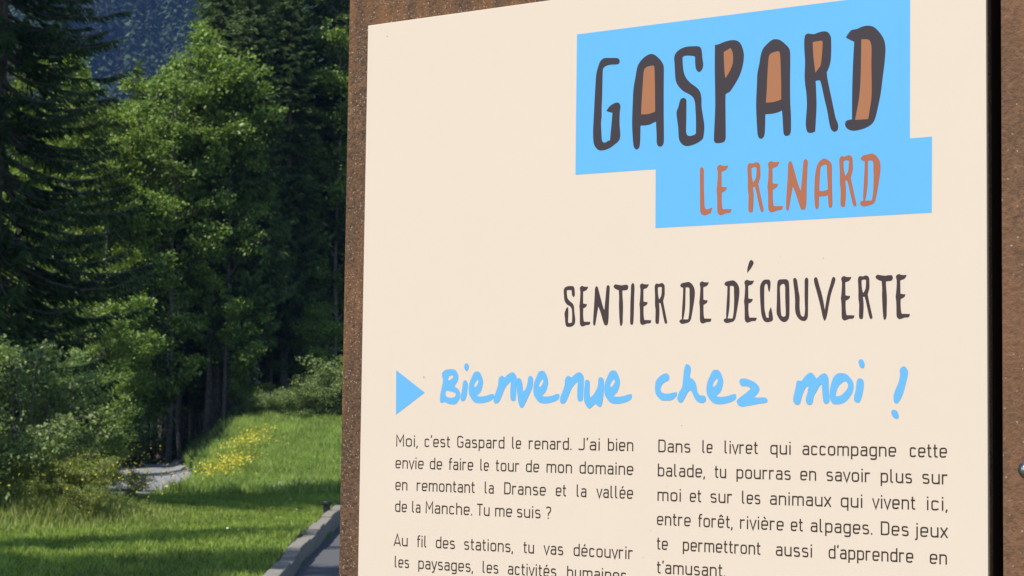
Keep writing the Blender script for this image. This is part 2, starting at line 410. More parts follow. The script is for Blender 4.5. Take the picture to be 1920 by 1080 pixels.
def make_spruce(name, Ht, Rm, bare, seed, mat, wh=.36, nb=9, spr=46, fine=1.0, droop=.5, dead=True):
    r_ = np.random.default_rng(seed); T = Acc()
    zz = np.linspace(0, Ht, 14); r0 = Ht*.0080+.02
    tp = np.stack([np.cumsum(r_.normal(0, .02, 14)), np.cumsum(r_.normal(0, .02, 14)), zz], 1)
    T.add(*tube(tp, r0*(1-zz/Ht)**.8+.012, 8))
    A = []; B = []; Wd = []
    h = bare
    while h < Ht-.1:
        t = (h-bare)/(Ht-bare); Rr = Rm*(1-t)**.85*min(1, .55+t*3)+.12
        for j in range(nb if t < .8 else 6):
            an = r_.uniform(0, 2*math.pi); L = Rr*r_.uniform(.55, 1.15); hh = h+r_.uniform(-.2, .2)
            if r_.uniform() < .07: L *= .4
            c = np.array((np.interp(hh, zz, tp[:, 0]), np.interp(hh, zz, tp[:, 1]), hh))
            k = 6; s = np.linspace(0, 1, k); dr = droop*(1-.7*t)
            br = c+np.stack([np.cos(an)*L*s, np.sin(an)*L*s, L*(-dr*s+dr*.75*s**2.4)+(.12*s if t > .7 else 0)], 1)
            if L > .7: T.add(*tube(br, .022*(1-s*.8)*max(.5, L/2), 4))
            m_ = int(spr*(L/ Rm)**1.1)+5
            q = r_.uniform(.12, 1, m_)**.75; base = np.stack([np.interp(q, s, br[:, i]) for i in range(3)], 1)
            side = r_.choice([-1, 1], m_); fan = r_.uniform(.35, 1.25, m_)*side
            ln = r_.uniform(.18, .48, m_)*(1.15-.45*q)*(.6+.5*L/Rm)*fine
            dx = np.cos(an+fan)*ln; dy = np.sin(an+fan)*ln; dz = -ln*r_.uniform(.1, 1.0, m_)*(1-.5*t)
            A.append(base); B.append(base+np.stack([dx, dy, dz], 1)); Wd.append(ln*r_.uniform(.14, .28, m_))
        h += wh*r_.uniform(.8, 1.2)*(1 if t < .7 else .75)
    if dead:
        for _ in range(26):
            hh = r_.uniform(.8, bare+1); an = r_.uniform(0, 6.28); L = r_.uniform(.3, 1.3)
            c = np.array((0, 0, hh)); T.add(*tube([c, c+np.array((math.cos(an)*L*.6, math.sin(an)*L*.6, -.08)), c+np.array((math.cos(an)*L, math.sin(an)*L, -.3*L))], [.018, .012, .004], 3))
    A = np.concatenate(A); B = np.concatenate(B); w = np.concatenate(Wd)[:, None]
    d = B-A; sd = np.cross(d, r_.normal(size=d.shape)); sd /= np.linalg.norm(sd, axis=1)[:, None]+1e-9
    mid = A+d*.45
    V = np.stack([A, mid+sd*w*.5, B, mid-sd*w*.5], 1).reshape(-1, 3)
    cr = mesh_np(name+'_needles', V, np.arange(len(V)).reshape(-1, 4))
    return T.mesh(name+'_trunk'), cr, mat
def make_broad(name, Ht, Rm, seed, mat, nleaf, lsize, base=.22, stems=1, aspect=.75, sub=11, lobes=26, flat=1.0):
    r_ = np.random.default_rng(seed); T = Acc(); cl = []
    top = Ht*.8
    for st in range(stems):
        a0 = r_.uniform(0, 6.28); sp = (0 if stems == 1 else Rm*.45)
        off = np.array((math.cos(a0)*sp, math.sin(a0)*sp, 0))
        zz = np.linspace(0, top*r_.uniform(.8, 1.1), 9); f_ = zz/zz[-1]
        tp = np.stack([off[0]*f_+np.cumsum(r_.normal(0, .05, 9))*(f_ > 0), off[1]*f_+np.cumsum(r_.normal(0, .05, 9))*(f_ > 0), zz], 1)
        T.add(*tube(tp, (Ht*.0062+.012)/math.sqrt(stems)*(1-f_*.85)+.006, 7))
        for _ in range(max(5, lobes//stems)):
            hf = r_.uniform(base, 1)**.9; hh = hf*zz[-1]
            an = r_.uniform(0, 6.28); prof = math.sin(math.pi*min(1, .18+.82*(hf-base)/(1-base+.01)*.86))**.6
            L = Rm*prof*r_.uniform(.55, 1.08)
            c = np.array([np.interp(hh, zz, tp[:, i]) for i in range(3)])
            up = r_.uniform(.25, .85); e = c+np.array((math.cos(an)*L, math.sin(an)*L, L*up*flat))
            m1 = (c+e)/2+np.array((0, 0, L*.12)); 
            T.add(*tube([c, m1, e], [.03*Ht/10, .018*Ht/10, .005], 4))
            for _ in range(sub):
                q = r_.uniform(.3, 1.05); p = c+(e-c)*q+r_.normal(0, .22*Rm*.45, 3)*np.array((1, 1, .8))
                T.add(*tube([c+(e-c)*min(q*.8, .9), p], [.010, .003], 3))
                cl.append((p, r_.uniform(.5, 1.25)))
    cl_p = np.array([c[0] for c in cl]); cw = np.array([c[1] for c in cl]); k = r_.choice(len(cl), nleaf, p=cw/cw.sum())
    rr = Rm*.065+.06
    P = cl_p[k]+r_.normal(size=(nleaf, 3))*rr*cw[k][:, None]*np.array((1, 1, .55))
    P[:, 2] = np.maximum(P[:, 2], .05)
    V, F = leaf_cards(P, lsize, aspect)
    return T.mesh(name+'_trunk'), mesh_np(name+'_leaves', V, F), mat
SP1 = make_spruce('spruce', 22, 3.0, 3.6, 3, M_spruce, .27, 11, 130, .8, .8)
SP2 = make_spruce('spruce_b', 19, 2.5, 4.6, 8, M_spruce, .36, 10, 110, .8)
SP4 = make_spruce('spruce_narrow', 23, 2.2, 3.4, 19, M_spruce, .22, 13, 140, .8, .9)
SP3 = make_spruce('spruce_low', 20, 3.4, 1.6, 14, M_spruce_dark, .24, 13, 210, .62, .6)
BR1 = make_broad('maple', 15, 2.1, 21, M_maple, 32000, .13, .20, lobes=40)
BR4 = make_broad('ash', 14.5, 1.8, 52, M_beech, 26000, .12, .06, lobes=44)
BR2 = make_broad('beech', 11, 2.5, 27, M_beech, 22000, .13, .12)
BR3 = make_broad('sapling', 7, 1.6, 33, M_maple, 11000, .11, .08)
SH1 = make_broad('shrub', 3.4, 1.35, 41, M_willow, 13000, .085, .05, 4, .6, 8, 26)
SH2 = make_broad('low_shrub', 1.9, 1.2, 44, M_willow, 7000, .085, .02, 5, .6, 7, 26)
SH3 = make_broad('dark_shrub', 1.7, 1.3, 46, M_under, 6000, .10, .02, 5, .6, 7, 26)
def plant(kind, name, X, Y, sc, label, cat, group=None, mat=None, sz=None, dz=0):
    tr, cr, mt = kind
    root = empty(name, (X, Y, float(H(X, Y))-.05+dz), rng.uniform(0, 6.28)); s = sc
    root.scale = (s, s, sz or s)
    tag(root, label, cat, group)
    t = link('trunk' if cat == 'tree' else 'stem', tr, M_bark, root); c = link('crown' if cat == 'tree' else 'foliage', cr, mt, root)
    if mat and mat is not mt:
        c.material_slots[0].link = 'OBJECT'; c.material_slots[0].material = mat
    return root
G1 = 'spruces of the dense forest behind the path'
def sp(kind, px, D, sc, label, group=G1, sz=None): return plant(kind, 'spruce_tree', pxX(px, D), D, sc, label, 'tree', group, None, sz)
# foreground left, dark, reaching over the lawn
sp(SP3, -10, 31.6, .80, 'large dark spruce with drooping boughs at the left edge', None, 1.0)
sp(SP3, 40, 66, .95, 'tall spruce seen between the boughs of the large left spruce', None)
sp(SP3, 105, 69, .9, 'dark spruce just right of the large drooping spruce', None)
# tall ones whose trunks stand by the bend of the path
for px, D, k, s, z, l in [(405, 60, SP4, .85, .85, 'thick-trunked spruce with a pale lit trunk at the left foot of the bank'),
                       (428, 61.5, SP4, 1.05, 1.0, 'spruce with pale trunk second from the grassy bank'),
                       (447, 63, SP4, 1.0, 1.05, 'leaning dark spruce right where forest meets the grassy bank'),
                       (462, 58.5, SP4, .70, .80, 'narrow dark spruce standing nearest the top of the bank'),
                       (536, 61, SP4, .72, .72, 'narrow spruce rising above the middle of the bank bushes'),
                       (505, 66, SP4, 1.0, .92, 'dense dark spruce rising behind the bank, top out of view'),
                       (560, 70, SP4, .9, .70, 'narrow spruce with blue mountain beside its top'),
                       (606, 64, SP4, 1.15, 1.0, 'tall spruce next to the rusty sign edge'),
                       (655, 68, SP3, .75, 1.0, 'tall spruce partly hidden by the rusty sign edge')]:
    sp(k, px, D, s, l, G1, z)
ORD = 'first second third fourth fifth sixth seventh eighth ninth tenth eleventh twelfth thirteenth fourteenth fifteenth sixteenth seventeenth eighteenth nineteenth twentieth twenty-first twenty-second twenty-third twenty-fourth twenty-fifth'.split()
LB = 'thin dark spruce trunk in the shaded grove beyond the path'
for i, px in enumerate([196, 214, 232, 250, 262, 279, 292, 305, 318, 331, 343, 352, 366, 379, 392, 415, 437]):
    D = 60+(i*7.3) % 17
    plant(SP2 if i % 3 else SP4, 'spruce_tree', pxX(px, D), D, .50+.04*((i*5) % 4), ORD[i]+' thin dark trunk from the left in the shaded grove beyond the path', 'tree', G1)
LC = 'spruce deep in the forest behind the leafy trees'
for i, (px, D) in enumerate(sorted([(150, 76), (185, 84), (240, 82), (60, 84), (0, 82), (110, 88), (300, 84), (360, 80), (420, 76), (470, 78), (520, 82), (580, 80), (640, 82), (700, 70), (760, 74), (820, 70), (-60, 86), (880, 74), (945, 69), (1010, 76), (1080, 71), (1150, 78), (1225, 72), (1300, 75), (1380, 70)])):
    s = .45 if 130 < px < 400 else .85
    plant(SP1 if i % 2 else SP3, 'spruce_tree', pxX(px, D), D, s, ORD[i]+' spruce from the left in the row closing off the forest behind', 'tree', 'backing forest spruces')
# leafy trees
G2 = 'leafy trees in front of the spruces'
for px, D, k, s, l, mt in [(395, 58, BR1, .98, 'tallest leafy maple, sunlit crown, right of the grove middle', M_maple),
                       (345, 60, BR4, .92, 'slim leafy tree left of the tallest maple', M_maple),
                       (292, 59, BR1, .90, 'leafy tree midway between the dark left spruce and the maple', M_maple),
                       (232, 56, BR4, .74, 'bright green slim tree left of the grove', M_beech),
                       (262, 61, BR4, .90, 'leafy tree with high light green top', M_beech),
                       (196, 55, BR4, .66, 'bright leafy tree right beside the dark left spruce', M_beech),
                       (322, 56.5, BR4, .88, 'slim pale-stemmed leafy tree in the middle of the grove', M_maple),
                       (372, 63, BR4, .95, 'slim leafy tree just behind the tallest maple, left side', M_maple),
                       (425, 57.5, BR4, .70, 'shorter leafy tree right of the tallest maple', M_maple),
                       (508, 63, BR1, .70, 'dim leafy tree below the dense dark spruce', M_maple),
                       (112, 56, BR1, .90, 'leafy tree showing through the boughs of the big left spruce', M_beech),
                       (30, 52, BR4, .90, 'leafy tree at the left edge behind the big spruce', M_beech),
                       (430, 64, BR1, .80, 'leafy tree with dim crown right of the tallest maple', M_maple),
                       (150, 63, BR1, .90, 'leafy tree behind the dark left spruce', M_beech),
                       (90, 70, BR1, .95, 'leafy tree far behind the left spruces', M_maple),
                       (632, 62, BR4, .98, 'light green leafy tree against the rusty sign edge', M_maple),
                       (585, 66, BR1, .52, 'small maple under the spruces near the sign', M_maple),
                       (545, 64, BR4, .42, 'short leafy tree behind the bank bushes', M_maple)]:
    top = {322: 110, 372: 150, 425: 210, 508: 330, 112: 40, 30: 30, 395: 48, 345: 120, 292: 66, 232: 165, 262: 95, 196: 225, 430: 60, 150: 55, 90: 60, 632: 90, 585: 420, 545: 520}[px]
    eff = {'maple_trunk': 12.9, 'ash_trunk': 12.4}[k[0].name]                  # natural height of the kind
    plant(k, 'leafy_tree', pxX(px, D), D, s, l, 'tree', G2, mt, (1.6+(770-top)/FPX*D)/eff)
for px, D, s, l in [(228, 52, .75, 'young leafy sapling at the left side of the dark trunks'),
                 (190, 46, .70, 'young tree beside the light green bush'),
                 (170, 50, .95, 'taller young tree left of the dark trunks'), (246, 55, .55, 'small sapling at the first dark trunks'),
                 (600, 60, .6, 'young tree among the bank bushes by the sign'), (556, 61, .5, 'small sapling among the bank bushes')]:
    plant(BR3, 'sapling', pxX(px, D), D, s, l, 'tree', 'saplings at the forest edge')
# shrubs
G3 = 'shrubs at the forest edge'
for px, D, s, k, mt, l in [(45, 27.6, .80, SH1, M_willow, 'tall pale green bush at the left edge of the lawn'),
                     (-20, 26.5, .75, SH1, M_willow, 'pale bush cut by the left picture edge'),
                     (108, 28.8, .66, SH1, M_willow, 'pale green bush right of the tallest bush'),
                     (165, 37, .62, SH1, M_maple, 'rounded bush left of where the path bends'),
                     (72, 36, .9, SH1, M_willow, 'bush filling the gap behind the two pale bushes'),
                     (15, 33, .9, SH1, M_maple, 'dark leafy bush behind the left edge bush'),
                     (178, 37.5, .45, SH2, M_weed, 'low yellowish bush beside the left path edge'),
                     (490, 57, .45, SH2, M_willow, 'leftmost bush on top of the grassy bank'),
                     (527, 56.5, .55, SH2, M_willow, 'second bush from the left on the grassy bank'),
                     (570, 56, .62, SH2, M_willow, 'third bush from the left on the grassy bank'),
                     (610, 56.5, .8, SH2, M_willow, 'bush on the bank nearest the sign'),
                     (655, 57, 1.1, SH2, M_willow, 'bush on the bank half behind the sign'),
                     (468, 58, .6, SH2, M_beech, 'small bright bush beside the pale trunks'),
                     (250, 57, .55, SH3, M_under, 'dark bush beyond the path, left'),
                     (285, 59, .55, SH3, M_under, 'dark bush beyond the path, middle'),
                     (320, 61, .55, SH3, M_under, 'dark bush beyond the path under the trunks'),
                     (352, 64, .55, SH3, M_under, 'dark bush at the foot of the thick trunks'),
                     (232, 51, .8, SH3, M_under, 'dark low bush at the path bend with yellow flowers')]:
    plant(k, 'shrub', pxX(px, D), D, s, l, 'shrub', G3, mt)
for px, D, s_, l in [(70, 26.4, .20, 'low yellow green weed clump at the left end of the lawn edge'), (105, 26.9, .26, 'second weed clump from the left along the lawn edge'),
                     (140, 26.8, .28, 'third weed clump from the left along the lawn edge'), (160, 27.6, .30, 'tallest yellow green weed clump beside the path'),
                     (190, 28.6, .24, 'weed clump nearest the gravel path, left side'), (182, 26.4, .18, 'low weed clump in front of the tallest one'), (262, 31.5, .2, 'small weed clump in front of the gravel path')]:
    plant(SH2, 'weed_clump', pxX(px, D), D, s_*1.45, l, 'weeds', 'weed clumps along the lawn edge', M_weed, s_*1.6)
# trees to the left of the picture that throw the shade bands over lawn and road
LS = 'tall spruce left of the lawn, shading the grass'
for k, (X, yt, s) in enumerate([(-10.5, 14.0, .9), (-9.5, 18.4, 1.0), (-11.5, 23.0, .9), (-10.4, 32.4, 1.1), (-12.5, 34.2, 1.25)]):   # yt: where the shade crosses x = -5
    Y = yt-(-5-X)*.84
    plant(SP2, 'spruce_tree', X, Y, s, ORD[k]+' tall spruce left of the lawn counted from the viewer', 'tree', 'spruces left of the lawn')

# pale boulder among the bushes
import bmesh
def boulder(name, X, Y, Z, r, mat, label):
    b_ = bmesh.new(); bmesh.ops.create_icosphere(b_, subdivisions=3, radius=r)
    for v in b_.verts:
        k = 1+.25*math.sin(v.co.x*9/r*.3+2)*math.sin(v.co.y*7/r*.3)+random.uniform(-.04, .04)
        v.co = Vector((v.co.x*1.3*k, v.co.y*k, v.co.z*.75*k))
    me = bpy.data.meshes.new(name); b_.to_mesh(me); b_.free()
    o = link(name, me, mat); o.location = (X, Y, Z); return tag(o, label, 'rock')
boulder('boulder', pxX(130, 33.5), 33.5, .72, .12, plain('pale_rock', (.6, .58, .55), .9), 'small pale rock showing white between the left bushes')

# ------------------------------------------------------------------ far mountain forest
def far_forest():
    nT = 6400; X = rng.uniform(-320, 420, nT); Y = rng.uniform(590, 900, nT)
    k = rng.uniform(0, 1, nT) < .75+.35*np.sin(X*.05+Y*.03); X = X[k]; Y = Y[k]; nT = len(X)
    Z = H(X, Y)-1; h = rng.uniform(18, 34, nT); rr = h*rng.uniform(.10, .15, nT)
    dec = rng.uniform(0, 1, nT) < .35+.3*np.sin(X*.04+2); h = np.where(dec, h*.6, h); rr = np.where(dec, h*.36, rr)
    m_ = 150
    tt = rng.uniform(.05, 1, (nT, m_))**1.15; an = rng.uniform(0, 6.28, (nT, m_))
    prof = np.where(dec[:, None], np.sqrt(np.clip(1-(tt*2-1)**2, .05, 1)), 1.02-tt)
    ra = rr[:, None]*prof*rng.uniform(.35, 1.15, (nT, m_))
    c = np.stack([X[:, None]+np.cos(an)*ra, Y[:, None]+np.sin(an)*ra, Z[:, None]+tt*h[:, None]], -1)
    sz = (h*.06)[:, None, None]*rng.uniform(.5, 1.4, (nT, m_, 1))
    d1 = np.stack([np.cos(an), np.sin(an), -.9+0*an], -1)+rng.normal(0, .1, (nT, m_, 3))
    d2 = np.stack([-np.sin(an), np.cos(an), 0*an], -1)+rng.normal(0, .35, (nT, m_, 3))
    V = np.stack([c-d1*sz*.6, c+d1*sz*.7+d2*sz*.4, c+d1*sz*.5-d2*sz*.45], 2).reshape(-1, 3)
    return mesh_np('mountain_forest', V, np.arange(len(V)).reshape(-1, 3))
tag(link('mountain_forest', far_forest(), M_far), 'hazy bluish conifer forest on the far mountainside', 'forest', kind='stuff')

# haze
m = bpy.data.materials.new('haze_air'); m.use_nodes = True; n = m.node_tree; n.nodes.clear()
pv = N(n, 'ShaderNodeVolumePrincipled'); pv.inputs['Color'].default_value = (.20, .40, .95, 1)
pv.inputs['Density'].default_value = .00016; pv.inputs['Anisotropy'].default_value = 0.0
om = N(n, 'ShaderNodeOutputMaterial'); n.links.new(pv.outputs[0], om.inputs['Volume'])
hz = link('haze', box(-1900, 1900, -260, 1520, -3, 760), m); tag(hz, kind='stuff')

# low black bollard at the end of the kerb
def lathe(prof, k=20):
    V = []; F = []
    for r, z in prof:
        for j in range(k): V.append((r*math.cos(2*math.pi*j/k), r*math.sin(2*math.pi*j/k), z))
    for i in range(len(prof)-1):
        for j in range(k): F.append((i*k+j, i*k+(j+1) % k, (i+1)*k+(j+1) % k, (i+1)*k+j))
    F.append(tuple(range(k-1, -1, -1))); F.append(tuple((len(prof)-1)*k+j for j in range(k)))
    return mesh_py('lathe', V, F, False)
bo = empty('low_bollard', (pxX(620, 30.3), 30.3, 0)); tag(bo, 'low black bollard in the grass where the kerb ends', 'bollard')
link('post', lathe([(.055, -.05), (.055, .13)]), M_bollard, bo)
link('cap', lathe([(.075, .131), (.085, .14), (.085, .175), (.07, .19)]), M_bollard, bo)

# ------------------------------------------------------------------ the sign
tag(board, 'rust brown steel information board with cream trail panel reading GASPARD LE RENARD', 'sign')
ZTOP = BZ+zt+.10; ZB = .0
BT = PT+.0015
link('steel_plate', box(pl, GAP0-.0006, PT, PT+.006, -.02, ZTOP, .0008), M_rust, board)
link('inner_channel', box(GAP0-.010, GAP0-.0007, PT+.0062, PT+.09, -.02, ZTOP-.002), M_black, board)  # left wall of the gap, its shade coloured in
link('back_plate', box(GAP0-.0006, pr+.004, PT+.07, PT+.074, -.02, ZTOP-.003), M_black, board)  # closes the gap at the back, same shade colour
post = link('steel_post', box(pr, pr+.16, PT-.001, PT+.069, -.02, ZTOP+.05, .0012), M_rust2, board)
p = link('panel', box(xl, xr, 0, PT-.0005, BZ-.62, BZ+zt, .0004), M_cream, board)
# dome bolt on the post
bx, bz = onboard(1912, 880, -PT)
bolt = link('bolt', lathe([(.0082, 0), (.0082, .0008), (.0058, .0009), (.0056, .0016), (.0048, .0028), (.0034, .0036), (.0017, .0041), (.0003, .0042)], 28), M_boltm, post)
for q in bolt.data.polygons: q.use_smooth = True
bx = onboard(1924, 880, -PT)[0]
bolt.scale = (.66, .66, .8); bolt.location = (bx, PT-.001, bz+BZ); bolt.rotation_euler = (R(90), 0, 0)
link('bracket', box(GAP0, pr+.0015, PT+.030, PT+.036, BZ+onboard(1864, 862)[1]-.012, BZ+onboard(1864, 842)[1]+.012), plain('brown_bracket', (.05, .035, .03), .6), board)

# ---- printed shapes -------------------------------------------------
def parse(s, ox, oy, sc):
    out = []
    for w in s.split():
        c = w.endswith('!'); x, y_ = w.rstrip('!').split(',')
        out.append((ox+float(x)/sc, oy+float(y_)/sc, c))
    return out
def curve(pts, sub=5):
    """closed Catmull-Rom through the points, sharp at marked ones"""
    n_ = len(pts); P = np.array([(a, b_) for a, b_, _ in pts]); out = []
    for i in range(n_):
        p1, p2 = P[i], P[(i+1) % n_]
        p0 = P[i-1] if not pts[i][2] else p1-(p2-p1)*.001
        p3 = P[(i+2) % n_] if not pts[(i+1) % n_][2] else p2+(p2-p1)*.001
        t1 = (p2-p0)*.5 if not pts[i][2] else (p2-p1); t2 = (p3-p1)*.5 if not pts[(i+1) % n_][2] else (p2-p1)
        L = np.linalg.norm(p2-p1)
        for t in (t1, t2):
            l_ = np.linalg.norm(t)
            if l_ > L*1.2: t *= L*1.2/l_
        for k in range(sub):
            s = k/sub; h1 = 2*s**3-3*s**2+1; h2 = s**3-2*s**2+s; h3 = -2*s**3+3*s**2; h4 = s**3-s**2
            out.append(h1*p1+h2*t1+h3*p2+h4*t2)
    return out
class Glyph:
    def __init__(s, loops):                       # loops: lists of board points
        s.loops = loops
        a = np.array(loops[0]); s.lo = a.min(0); s.hi = a.max(0)
def trace(o, *strs):
    return Glyph([[onboard(*q) for q in curve(parse(s, *o))] for s in strs])
def poly_mesh(loops, y_):
    loops3 = [[Vector((q[0], q[1], 0)) for q in L] for L in loops]
    tr = tessellate_polygon(loops3); flat = [v for L in loops3 for v in L]
    V = [(v.x, y_, v.y+BZ) for v in flat]; F = []
    for a, b_, c in tr:
        A, B_, C_ = flat[a], flat[b_], flat[c]
        cr = (B_.x-A.x)*(C_.y-A.y)-(B_.y-A.y)*(C_.x-A.x)
        if abs(cr) < 1e-14: continue
        F.append((a, b_, c) if cr > 0 else (a, c, b_))
    return mesh_py('print', V, F)
def put(g, mat, y_=-.0002, name='letter', parent=None):
    return link(name, poly_mesh(g.loops, y_), mat, parent or p)
def fit(g, x0, y0, x1, y1):
    xc, yc = (x0+x1)/2, (y0+y1)/2
    X0, X1 = onboard(x0, yc)[0], onboard(x1, yc)[0]; Z1, Z0 = onboard(xc, y0)[1], onboard(xc, y1)[1]
    s = np.array(((X1-X0)/(g.hi[0]-g.lo[0]), (Z1-Z0)/(g.hi[1]-g.lo[1])))
    return Glyph([[np.array((X0, Z0))+(q-g.lo)*s for q in L] for L in g.loops])
O = lambda x, y_, s: (x, y_, s)
# blue field
bl = [onboard(*q) for q in [(1082, 64.5), (1706.5, -15.5), (1706, 259.5), (1747.5, 256), (1747, 398.5), (1229, 427.5), (1229.5, 317), (1079, 327.5)]]
put(Glyph([bl]), M_blue, -.00012, 'blue_field')
z5 = 5.4
big = [((1100, 90, z5), '180,103 250,101 310,102 333,120 332,150 310,165 250,168 200,180 170,205 163,250 161,330 158,480 153,600 152,700 146,760 150,850 155,930 170,955 195,955 215,942 238,935! 245,850 252,780 262,655! 230,648 200,637! 235,590 280,560 315,552 335,565 343,600 336,650 334,760 340,850 340,900 325,940 280,980 230,1015 180,1033 130,1035 95,1010 72,960 66,850 72,720 80,560 90,380 98,270 115,200 140,135', None),
 ((1170, 90, z5), '280,60 320,75 365,115 395,160 404,200 404,300 403,420 403,700 405,850 404,950 392,985 368,998 345,990 333,960 331,870 327,790 326,745! 300,755 260,775 215,783 168,785! 167,850 164,950 155,1005 128,1027 103,1005 92,940 84,800 84,720 90,550 98,410 120,280 135,200 160,145 200,100 240,72', '300,180 310,200 313,260 316,400 317,500 318,645! 280,660 230,672 176,673! 180,560 190,400 198,290 205,225 230,195 265,183'),
 ((1250, 80, z5), '320,37 348,55 358,100 363,160 371,215 362,265 330,297 300,270 291,220 288,142! 270,135 220,130 180,135 161,150! 165,230 175,300 200,360 245,410 300,450 335,490 352,550 354,640 365,720 382,840 375,940 360,980 300,1020 240,1042 190,1045 150,1020 125,970 118,860 105,760 102,700 120,650 135,590 150,567 175,560 198,575 201,620 200,750 198,900 210,935 235,945 275,935 297,920! 298,780 293,680 288,610 272,560 235,525 170,490 120,440 95,390 87,330 82,230 78,150 95,105 140,65 200,42 260,37', None),
 ((1320, 70, z5), '112,78! 150,70 210,45 270,30 320,30 360,50 385,90 402,150 404,210 392,290 360,390 310,480 265,548! 245,560 220,573! 218,640 219,800 220,1020 205,1055 170,1068 125,1070 103,1050 103,980 110,830 115,680 113,500 110,300', '202,150! 235,130 270,108! 290,150 297,210 292,270 265,340 220,415! 212,370 207,290 203,200'),
 ((1400, 60, z5), '300,73 345,85 395,125 430,165 441,210 442,350 440,500 442,700 449,850 449,990 438,1035 405,1052 378,1035 370,970 365,870 358,793! 330,808 280,823 230,830 190,833! 188,930 184,1020 170,1065 145,1080 118,1060 108,990 98,800 98,680 105,530 110,420 130,320 145,230 170,165 215,115 260,80', '325,196 338,215 344,280 350,450 352,560 352,685! 310,700 260,712 197,717! 205,600 213,420 222,290 232,235 260,212 295,200'),
 ((1490, 50, z5), '135,70 160,73 200,75 240,60 290,48 335,55 362,90 370,130 370,280 358,380 325,465! 335,540 360,660 400,850 415,920 438,980 440,1030 425,1055 400,1063 370,1040 355,990 330,850 300,720 275,600 258,545! 235,543 213,550! 218,640 222,800 215,950 208,1060! 170,1075 130,1065 115,1010 115,940 125,800 120,680 108,590 102,500 106,350 98,210 100,120 110,85', '185,157! 230,148 275,142! 285,155 283,230 275,320 265,390 240,430 212,468! 203,400 190,280'),
 ((1570, 45, z5), '88,137! 110,100 145,62 200,50 250,28 310,17 370,30 420,75 460,130 482,190 488,270 478,400 460,540 440,700 410,850 385,950 355,1005 300,1045 230,1070 160,1080 110,1065 82,1030 85,990 110,973 150,965! 150,800 152,650 158,450 165,300 172,180! 130,160', '245,157! 290,155 325,165 342,200 349,250 347,420 350,600 347,750 330,870 315,963! 250,968 182,972! 205,850 222,750 235,600 240,450 243,300')]
for o_, outer, inner in big:
    put(trace(o_, outer), M_char, -.00024)
    if inner: put(trace(o_, inner), M_tan, -.00036, 'letter_fill')
ra, rb = (1300, 280, 8.31), (1470, 280, 8.31)
gL = trace(ra, '130,278 155,290 164,320 165,450 166,600 172,780 178,890 200,930 230,932 260,918 297,908! 285,945 275,985 240,1005 190,1025 150,1020 120,1000 107,940 105,700 104,500 105,320 112,290')
gE = trace(ra, '425,240 450,252 500,255 545,250! 530,290 500,325 450,345 440,360! 441,450 442,580! 480,588 522,588! 515,620 490,650 445,675! 443,780 450,880 462,932! 520,930 595,930! 585,970 560,990 510,995 460,1015 420,1025 385,1000 375,950 374,800 370,700 363,640 370,580 378,480 382,360 370,290 390,255')
gR = trace(ra, '880,215 925,220 970,203 1010,205 1040,240 1045,300 1045,420 1030,480 1015,540! 1030,620 1060,760 1090,900 1098,940 1085,970 1060,970 1040,930 1010,800 985,680 960,583! 930,583! 940,680 940,800 930,960! 915,980 880,980 860,950 860,850 862,720 850,620 850,450 843,300 850,245', '908,290! 945,275 985,280! 985,330 975,440 935,518! 915,440 908,350')
gN = trace(rb, '100,185 122,200 145,270 190,430 235,580 265,645! 275,520 290,350 300,230 312,170 335,155 362,165 371,200 365,350 355,600 352,780 340,900 320,935 290,940 262,920 235,850 180,680 137,578! 120,680 100,800 75,940 50,952 33,920 38,760 50,560 60,380 65,240 80,200')
gA = trace(rb, '630,143 670,155 710,185 740,220 748,280 748,450 750,600 755,750 755,860 740,905 715,912 697,890 690,800 685,710! 640,725 548,735! 545,800 543,890 520,928 500,928 485,890 475,750 475,600 482,450 500,320 530,220 580,165', '655,235 668,280 675,420 685,628! 620,645 553,650! 555,500 565,350 572,280 600,250')
gD = trace(rb, '1193,150! 1215,110 1250,90 1300,80 1370,65 1420,85 1465,130 1495,190 1505,280 1495,400 1470,560 1445,700 1425,790 1390,845 1330,870 1250,888 1200,870 1185,835 1205,808 1235,800! 1235,700 1245,500 1255,330 1258,185! 1225,175', '1310,175! 1360,172 1390,195 1393,300 1397,450 1390,650 1370,795! 1265,800! 1285,700 1303,550 1308,350')
for g in (gL, gE, gR, fit(gE, 1439, 301.4, 1468.1, 397.6), gN, gA, fit(gR, 1573.7, 291.1, 1606, 387.5), gD): put(g, M_red, -.00024)
s2, s3, s4 = (1050, 520, 8.727), (1260, 480, 7.714), (1460, 500, 7.385)
gT = trace(s2, '905,115 950,122 1010,130 1060,122 1100,123 1117,145 1115,180 1095,205 1050,212 1022,216! 1023,300 1030,400 1032,500 1028,650 1025,740 1005,795 985,780 975,700 968,550 965,430 968,330 962,210! 930,200 890,175 878,145')
gI = trace(s2, '1190,93 1213,110 1220,180 1215,300 1212,450 1207,620 1200,740 1185,775 1160,772 1148,740 1150,600 1152,430 1160,250 1165,130')
gS = trace(s2, '130,145 180,142 220,148 238,190 243,290 225,320 205,305 195,270 190,210! 150,207 112,213! 115,290 130,350 170,395 210,430 230,480 235,560 250,690 240,760 200,800 150,810 105,800 88,750 82,670 75,590 95,530 115,490 135,505 137,600 133,720 150,748 197,738! 200,620 192,520 165,475 110,440 75,380 65,290 62,210 85,165')
gC = trace(s3, '1370,340 1410,345 1425,380 1423,450 1412,520! 1395,500 1380,420 1362,400 1340,430 1335,500 1335,640 1340,770 1365,890! 1400,893! 1400,820 1430,735! 1445,790 1460,890 1455,930 1420,950 1370,957 1325,930 1295,850 1280,700 1273,550 1275,440 1300,375 1335,345')
